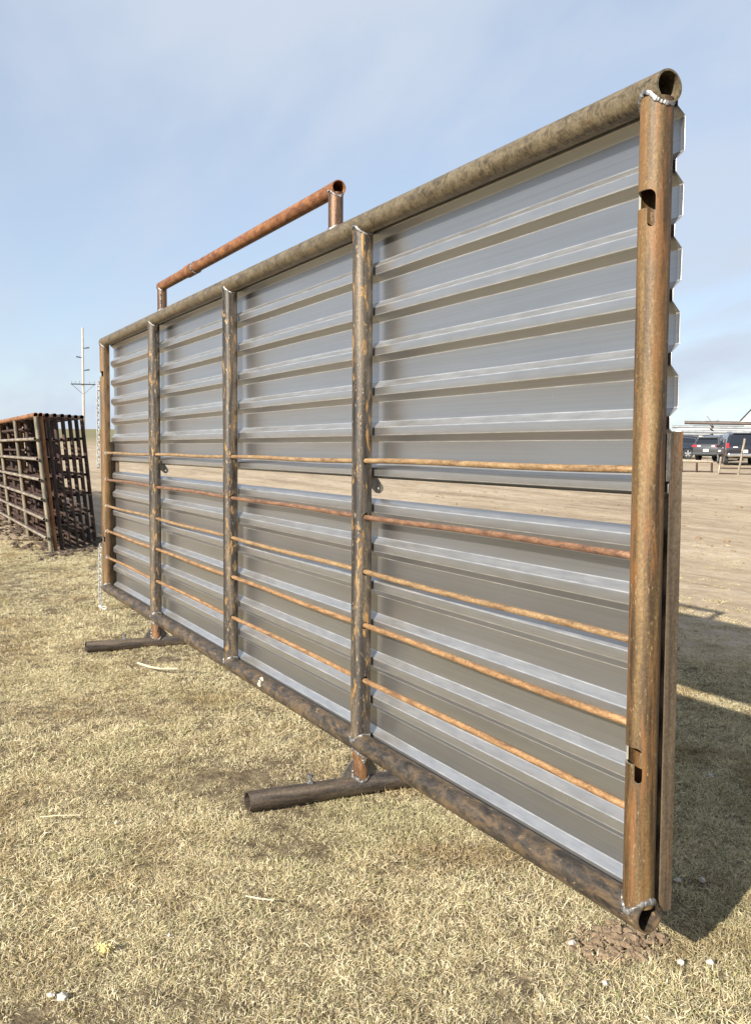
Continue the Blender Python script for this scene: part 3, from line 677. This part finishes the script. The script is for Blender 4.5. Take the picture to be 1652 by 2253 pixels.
    mb = MB(); mb.box(-2.16 if not boxy else -2.36, -1.8, -.6, .6, S[2][3]-.02 if not boxy else 1.76, S[2][3]+.045 if not boxy else 1.82); o = mb.build('roof_spoiler', paint, e, False)
    if hide_low is False: pass
    for x in (-1.4, 1.42):
        for y in (-.84, .84): wheel(e, x, y*(1.03 if boxy else 1), .40 if boxy else .36)
    for sy in (-1, 1):
        mb = MB(); mb.rod((-1.7, sy*.62, S[3][3]+.05), (.3, sy*.62, S[4][3]+.06), .02, 6); mb.build('roof_rail', M['dark'], e)
        mb = MB(); mb.box(.75, .95, sy*.95, sy*1.12, 1.0, 1.16); mb.build('mirror', paint, e, False)
        mb = MB(); mb.box(-.62, -.42, sy*.935, sy*.955+ (0), .86, .9); mb.build('door_handle', paint, e, False)
    return e
suv(1463, 66.3, math.pi/2+.06, M['paint_blue'], 'blue-black SUV seen side-on beside the windbreak post')
suv(1581, 62, -.36, M['paint_grey'], 'dark grey SUV with its tail towards the camera and a white number plate')
suv(1622, 56, .13, M['paint_black'], 'black SUV with chrome rear bumper at the right edge', True, True)

# pipe rack behind the cars
p, a = at(1561, 70); rack = empty('pipe_rack', p, a-math.pi/2)   # local +x = image right, +y = away
tag(rack, 'tall steel rack of posts with arms holding stock pipe behind the vehicles', 'rack')
sc70 = 70/2156; zz = lambda y: 1.523+(991-y)*sc70-p.z
for x in (0., 6.2):
    mb = MB(); mb.box(x-.09, x+.09, -.09, .09, -.2, zz(930)); mb.build('post', M['grey_pipe'], rack)
    for y in (936, 943, 953, 958): mb = MB(); mb.box(x-.06, x+.06, -1.0, 1.0, zz(y)-.1, zz(y)); mb.build('arm', M['brown_pipe'], rack)
    for s in (-1, 1): mb = MB(); mb.rod((x, 0, zz(931)), (x+(-.3 if s < 0 else .48), 0, zz(931)+(.42 if s < 0 else .14)), .035, 6); mb.build('brace', M['grey_pipe'], rack)
pid = 0
for (ypx, xl, r, mt, cnt, lab) in ((932, 1508, .11, 'brown_pipe', 3, 'brown stock pipe on the top tier of the rack'), (940.5, 1484, .10, 'grey_pipe', 3, 'grey stock pipe on the second tier of the rack'),
                              (950, 1502, .13, 'grey_pipe', 3, 'thick grey stock pipe on the third tier of the rack'), (955.5, 1490, .10, 'grey_pipe', 3, 'grey stock pipe on the lowest tier of the rack')):
    for k in range(cnt):
        xo = (xl-1561)*sc70+(.0 if k == 0 else rnd.uniform(.1, 1.6))
        o = pipe('stock_pipe', (xo, -.3+k*.28, 0), (xo+12.4, -.3+k*.28, -.15), r, M[mt], None, .012, 16)
        o.matrix_world = rack.matrix_basis @ Matrix.Translation((xo, -.62+k*.3, zz(ypx)+0)) @ (Vector((12.4, 0, -.25)).to_track_quat('Z', 'Y').to_matrix().to_4x4())
        tag(o, lab+(', front' if k == 0 else ', middle' if k == 1 else ', back'), 'pipe', 'stock pipes lying on the rack')
# white trailer behind the rack
p, a = at(1585, 84); tr_ = empty('white_trailer', p, a-math.pi/2); tag(tr_, 'long low white trailer standing behind the pipe rack', 'trailer')
sc84 = 84/2156; zt = 1.523+(991-941)*sc84-p.z; zb_ = .55
mb = MB(); xl = (1490-1585)*sc84; mb.prism([(xl, zb_), (5.5, zb_), (5.5, zt), (xl+.5, zt), (xl, zt-.5)], -1.1, 1.1, 'y'); mb.build('body', M['white_paint'], tr_, sharp=R_(20))
for k in range(6):
    x = xl+1.0+k*1.35; mb = MB(); mb.box(x, x+.95, -1.115, -1.09, zt-.95, zt-.55); mb.build('vent_window', M['dark'], tr_, False)
for x in (1.2, 2.1):
    for y in (-1.0, 1.0): wheel(tr_, x, y, .38)
mb = MB(); mb.rod((xl-1.2, 0, .55), (xl+.2, 0, .7), .07, 8); mb.build('hitch', M['dark'], tr_)
# building at the right edge
p, a = at(1640, 105); bl = empty('metal_building', p, a-math.pi/2-.25); tag(bl, 'pale metal building with a steep beige roof at the right edge', 'building')
sc1 = 105/2156; ze = 1.523+(991-931)*sc1-p.z; zr = ze+3.6
xl = (1627-1640)*sc1; W = 16.
mb = MB(); mb.box(xl+.25, xl+W, .3, 9.7, -.3, ze); mb.build('wall', M['white_paint'], bl, False)
mb = MB()
v = [(xl, -.2, ze), (xl+W+.3, -.2, ze), (xl+W+.3, 5, zr), (xl+1.8, 5, zr), (xl, 10.2, ze), (xl+W+.3, 10.2, ze)]
v2 = [(x_, y_, z_+.12) for x_, y_, z_ in v]
mb.add(v+v2, [(0, 1, 2, 3), (3, 2, 5, 4), (6, 9, 8, 7), (9, 10, 11, 8), (0, 6, 7, 1), (4, 5, 11, 10), (0, 3, 9, 6), (3, 4, 10, 9), (1, 7, 8, 2), (2, 8, 11, 5), (0, 4, 3), (1, 2, 5)])
rf = mb.build('roof', M['beige_roof'], bl, False)
mb = MB(); mb.rod((xl, -.2, ze+.12), (xl+1.8, 5, zr+.12), .09, 6); mb.build('rake_trim', M['dark'], rf)
for k in range(3):
    mb = MB(); x = xl+3+k*4.2; mb.box(x, x+2.6, .26, .32, .1 if k == 1 else 1., 2.6 if k == 1 else 2.2); mb.build('door' if k == 1 else 'window', M['grey_pipe'], bl, False)

# low trestle and tall frame in front of the cars
p, a = at(1527, 45); lt = empty('low_pipe_trestle', p, a-math.pi/2-.04); tag(lt, 'low rusty pipe trestle with short legs on the dirt', 'trestle')
s45 = 45/2156; xr = (1563-1527)*s45; hl = .52
mb = MB(); mb.rod((-2.6, 0, hl), (xr, 0, hl-.05), .06, 8); mb.build('top_rail', M['pale_rail'], lt)
mb = MB(); mb.rod((-2.6, .05, .05), (xr, .05, .04), .03, 6); mb.build('bottom_rail', M['rust_a'], lt)
for x in (-2.2, (1501-1527)*s45, (1531-1527)*s45, xr-.05): mb = MB(); mb.rod((x, 0, -.05), (x, 0, hl-.05), .045, 8); mb.build('leg', M['rust_a'], lt)
p, a = at(1610, 43.3); fr = empty('open_gate', p, a-math.pi/2-.03); tag(fr, 'tall open pipe gate frame standing in front of the black SUV', 'gate')
s43 = 43.3/2156
def fx(x): return (x-1610)*s43
def fz(y): return (1039-y)*s43
for (x0, y0, x1, y1, r, mt, nm) in ((1583, 1038, 1587, 1003, .045, 'pale_rail', 'post'), (1590, 1015, 1594, 966, .03, 'rust_a', 'post'), (1621, 1040, 1632, 965, .045, 'pale_rail', 'post'), (1652, 1040, 1654, 966, .045, 'pale_rail', 'post'),
                            (1583, 1037, 1690, 1040, .035, 'rust_a', 'rail'), (1586, 1026, 1690, 1026, .025, 'rust_a', 'rail')):
    mb = MB(); mb.rod((fx(x0), 0, fz(y0)), (fx(x1), .1, fz(y1)), r, 8); mb.build(nm, M[mt], fr)

# ------------------------------------------------------------------ small things on the ground
def blob(name, loc, size, mat, seed, flat=.7, parent=None):
    r = random.Random(seed); bm = bmesh.new(); bmesh.ops.create_icosphere(bm, subdivisions=2, radius=1)
    o3 = Vector((r.uniform(0, 50), r.uniform(0, 50), r.uniform(0, 50)))
    for v in bm.verts:
        k = 1+.6*mnoise.noise(v.co*1.3+o3)+.3*mnoise.noise(v.co*3.1+o3); v.co = Vector((v.co.x*size*k, v.co.y*size*k*.8, v.co.z*size*k*flat))
    me = bpy.data.meshes.new(name); bm.to_mesh(me); bm.free(); me.materials.append(mat)
    o = bpy.data.objects.new(name, me); COL.objects.link(o); o.location = loc; o.rotation_euler = (0, 0, r.uniform(0, 6)); return o
STONES = [((.321, .008), .014, 'white stone in the grass left of the soil mound'), ((.099, -.22), .015, 'white stone in front of the soil mound, nearest it'), ((.059, -.30), .014, 'white stone right of the stone in front of the mound'),
          ((.106, .061), .010, 'small white stone in the grass below the mound'), ((.51, -.606), .013, 'pale stone in the shadow beside the near post foot'), ((.471, -.685), .014, 'pale stone in the shadow, right one of the pair beyond the post foot'),
          ((.124, -.616), .016, 'white stone at the right edge just outside the shadow'), ((.70, 1.455), .019, 'larger white stone by the dark hole, bottom left'), ((.727, 1.48), .012, 'smaller white stone by the dark hole, bottom left'),
          ((.923, 1.098), .009, 'tiny white stone in the grass near the yellow crumbs'), ((1.28, -1.55), .018, 'pale stone in the shadow far behind the near post'), ((1.9, 1.05), .011, 'small white stone in the grass left of the near skid')]
for k, ((x, y), s, lab) in enumerate(STONES):
    tag(blob('stone', (x, y, terrain(x, y)+s*.2+.008), s*.85, M['stone'], k), lab, 'stone', 'pale stones lying in the grass')
# soil mound under the near end
def clods(name, items, mat, label, loc):
    bm = bmesh.new()
    for (c, sz, sd) in items:
        g = bmesh.ops.create_icosphere(bm, subdivisions=2, radius=1)['verts']; o3 = Vector((sd*3.1, sd*1.7, sd*.9)); q = Matrix.Rotation(sd, 3, 'Z')
        for v in g:
            k = 1+.5*mnoise.noise(v.co*1.2+o3)+.3*mnoise.noise(v.co*3.1+o3); p = q @ Vector((v.co.x*1.15*k, v.co.y*.85*k, v.co.z*.65*k))
            v.co = Vector(c)+p*sz
    me = bpy.data.meshes.new(name); bm.to_mesh(me); bm.free(); me.materials.append(mat)
    o = bpy.data.objects.new(name, me); COL.objects.link(o); o.location = loc; tag(o, label, kind='stuff'); return o
r = random.Random(11); cx_, cy_ = .275, -.135; it = []
for k in range(520):
    a0 = r.uniform(0, 6.28); q = r.uniform(0, 1)**.6; x = .12*q*math.cos(a0); y = .17*q*math.sin(a0)
    sz = min(.022, .003+r.expovariate(1/.004))*(1.15-.4*q); it.append(((x, y, (1-q)**.8*.016+sz*.0), sz, k))
clods('soil_mound', it, M['clod'], 'crumbly brown soil heaped under the near end of the bottom pipe', (cx_, cy_, terrain(cx_, cy_)+.004))
# loose soil at the foot of the stack, its shade painted into the clods
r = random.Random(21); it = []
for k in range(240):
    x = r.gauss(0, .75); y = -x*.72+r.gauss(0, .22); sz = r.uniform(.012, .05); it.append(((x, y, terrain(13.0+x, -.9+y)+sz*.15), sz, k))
for k in range(700):  # clods added to spread the painted shade under the panels
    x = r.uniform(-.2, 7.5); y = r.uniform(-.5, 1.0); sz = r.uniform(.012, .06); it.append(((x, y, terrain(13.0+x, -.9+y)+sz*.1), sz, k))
clods('loose_soil_shade', it, M['shade_soil'], 'loose brown soil clods, darkened to stand for shade, round the foot of the rusty stack', (13.0, -.9, 0))
it = []
for k in range(520):
    d = math.sqrt(r.uniform(16, 900)); th = YAW-r.uniform(.0, .5); x = CAM_POS.x+d*math.cos(th); y = CAM_POS.y+d*math.sin(th)
    if dirt_edge(x, y) < .1: continue
    sz = min(.06, .006+r.expovariate(1/.012)); it.append(((x, y, terrain(x, y)+sz*.1), sz, k))
clods('dirt_clods', it, M['clod'], 'small clods scattered over the bare dirt lot', (0, 0, 0))
# pale bent stalks
def stalk(pts, r0, label, mat='straw'):
    mb = MB(); pts = [Vector(p) for p in pts]
    for a0, b0 in zip(pts, pts[1:]): mb.rod(a0, b0, r0, 6, r0*.85)
    base = pts[0].copy(); o = mb.build('dry_stalk', M[mat], None); o.data.transform(Matrix.Translation(-base)); o.location = base
    tag(o, label, 'stalk', 'pale dry stalks lying on the grass'); return o
stalk([(4.40, .10, .04), (4.43, .21, .045), (4.47, .27, .055), (4.56, .33, .07)], .008, 'thick pale stalk lying between the two skids')
stalk([(.95, .74, .035), (.97, .78, .04), (1.0, .82, .045)], .003, 'short pale stalk lying below the near skid')
stalk([(2.05, 1.32, .035), (2.02, 1.25, .04), (2.0, 1.17, .035)], .0026, 'thin pale stalk in the grass left of the near skid')
# yellow crumbs
mb = MB(); r = random.Random(31)
for k in range(170):
    a0 = r.uniform(0, 6.28); q = abs(r.gauss(0, .017)); mb.ball((q*math.cos(a0), q*math.sin(a0)*.8, r.uniform(.012, .034)), r.uniform(.0012, .0036), 5, 4)
o = mb.build('yellow_crumbs', M['yellow'], None); o.location = (.901, 1.30, terrain(.901, 1.3)); tag(o, 'small patch of yellow crumbs in the grass', kind='stuff')

# ------------------------------------------------------------------ dry grass
def tuft(seed, nb, rad, lmin, lmax, width):
    r = random.Random(seed); v = []; f = []; tint = []
    for k in range(nb):
        a0 = r.uniform(0, 6.283); q = rad*math.sqrt(r.random()); bx, by = q*math.cos(a0), q*math.sin(a0)
        az = a0+r.gauss(0, 1.3); L = r.uniform(lmin, lmax); el = R_(min(85, max(4, r.gauss(27, 20)))); w = width*r.uniform(.6, 1.25)
        p = Vector((bx, by, -.004)); n = len(v); tt = min(.93, max(0, r.gauss(.55, .24)))
        if r.random() < .07: tt = 1.
        curl = r.uniform(-.7, 1.3); tw = r.gauss(0, .5); segs = 4
        for s in range(segs+1):
            ww = w*(1-(s/segs)**1.6*.95)*.5
            sd = Vector((-math.sin(az), math.cos(az), math.sin(tw)))
            v += [p-sd*ww, p+sd*ww]; tint += [tt, tt]
            d = Vector((math.cos(az)*math.cos(el), math.sin(az)*math.cos(el), math.sin(el)))
            p = p+d*(L/segs); el -= curl*.45; az += r.gauss(0, .38)
            if p.z < .002: p.z = .002+r.uniform(0, .004); el = abs(el)*.4
        for s in range(segs): f.append((n+2*s, n+2*s+1, n+2*s+3, n+2*s+2))
    me = bpy.data.meshes.new('grass_tuft'); me.from_pydata([tuple(p) for p in v], [], f); me.update(); me.materials.append(M['grass'])
    at_ = me.attributes.new('tint', 'FLOAT', 'POINT'); at_.data.foreach_set('value', tint)
    me.polygons.foreach_set('use_smooth', [True]*len(me.polygons))
    return bpy.data.objects.new('grass_tuft', me)
tcol = bpy.data.collections.new('grass_tufts')
for k in range(8): tcol.objects.link(tuft(100+k, 46, .055, .012, .038, .0021))
pts = []; scl = []
r = random.Random(41)
ca, sa = math.cos(YAW), math.sin(YAW)
def scatter(d0, d1, dens, s0, s1):
    area = math.pi*(d1*d1-d0*d0)*(1.15/(2*math.pi)); n = int(area*dens)
    for k in range(n):
        d = math.sqrt(r.uniform(d0*d0, d1*d1)); th = YAW+r.uniform(-.56, .59)
        x = CAM_POS.x+d*math.cos(th); y = CAM_POS.y+d*math.sin(th)
        e = dirt_edge(x, y)
        if e > -.1 and r.random() > max(.04, .75-e*.33): continue
        bare = mnoise.noise((x*1.1, y*1.1, 11.))+.5*mnoise.noise((x*3.1, y*3.1, 5.))
        if bare > .5 and r.random() < .3+bare*.35: continue
        if math.hypot((x-.275)/.11, (y+.135)/.155) < 1 and r.random() < .8: continue
        if -.075 < y < .03 and 0 < x < LEN and 0: continue
        if math.hypot(x-.665, y-1.56) < .07: continue
        pts.append((x, y, terrain(x, y))); scl.append(r.uniform(s0, s1)*(1+.45*mnoise.noise((x*.9, y*.9, 21.))-.3*max(0, bare))*(1.35 if abs(y) < .12 and r.random() < .3 else 1))
scatter(1.6, 4.2, 950, .65, 1.35)
scatter(4.2, 7.5, 520, .8, 1.4)
scatter(7.5, 17, 220, 1.0, 1.7)
me = bpy.data.meshes.new('dry_grass'); me.from_pydata(pts, [], []); a_ = me.attributes.new('scl', 'FLOAT', 'POINT'); a_.data.foreach_set('value', scl)
go = bpy.data.objects.new('dry_grass', me); COL.objects.link(go); me.materials.append(M['grass'])
tag(go, 'short dry straw-coloured grass around the windbreak', 'grass', kind='stuff')
ng = bpy.data.node_groups.new('grass_scatter', 'GeometryNodeTree')
ng.interface.new_socket('Geometry', in_out='INPUT', socket_type='NodeSocketGeometry'); ng.interface.new_socket('Geometry', in_out='OUTPUT', socket_type='NodeSocketGeometry')
gi = ng.nodes.new('NodeGroupInput'); gout = ng.nodes.new('NodeGroupOutput')
ci = ng.nodes.new('GeometryNodeCollectionInfo'); ci.inputs['Collection'].default_value = tcol; ci.inputs['Separate Children'].default_value = True; ci.inputs['Reset Children'].default_value = True
ip = ng.nodes.new('GeometryNodeInstanceOnPoints'); ip.inputs['Pick Instance'].default_value = True
rv = ng.nodes.new('FunctionNodeRandomValue'); rv.data_type = 'FLOAT_VECTOR'; rv.inputs[0].default_value = (-.14, -.14, 0); rv.inputs[1].default_value = (.14, .14, 6.283)
na = ng.nodes.new('GeometryNodeInputNamedAttribute'); na.data_type = 'FLOAT'; na.inputs[0].default_value = 'scl'
L_ = ng.links
L_.new(gi.outputs[0], ip.inputs['Points']); L_.new(ci.outputs[0], ip.inputs['Instance']); L_.new(rv.outputs[0], ip.inputs['Rotation']); L_.new(na.outputs[0], ip.inputs['Scale']); L_.new(ip.outputs[0], gout.inputs[0])
md = go.modifiers.new('scatter', 'NODES'); md.node_group = ng

for o in bpy.data.objects:
    if o.name.startswith('weld_bead'): o['kind'] = 'stuff'
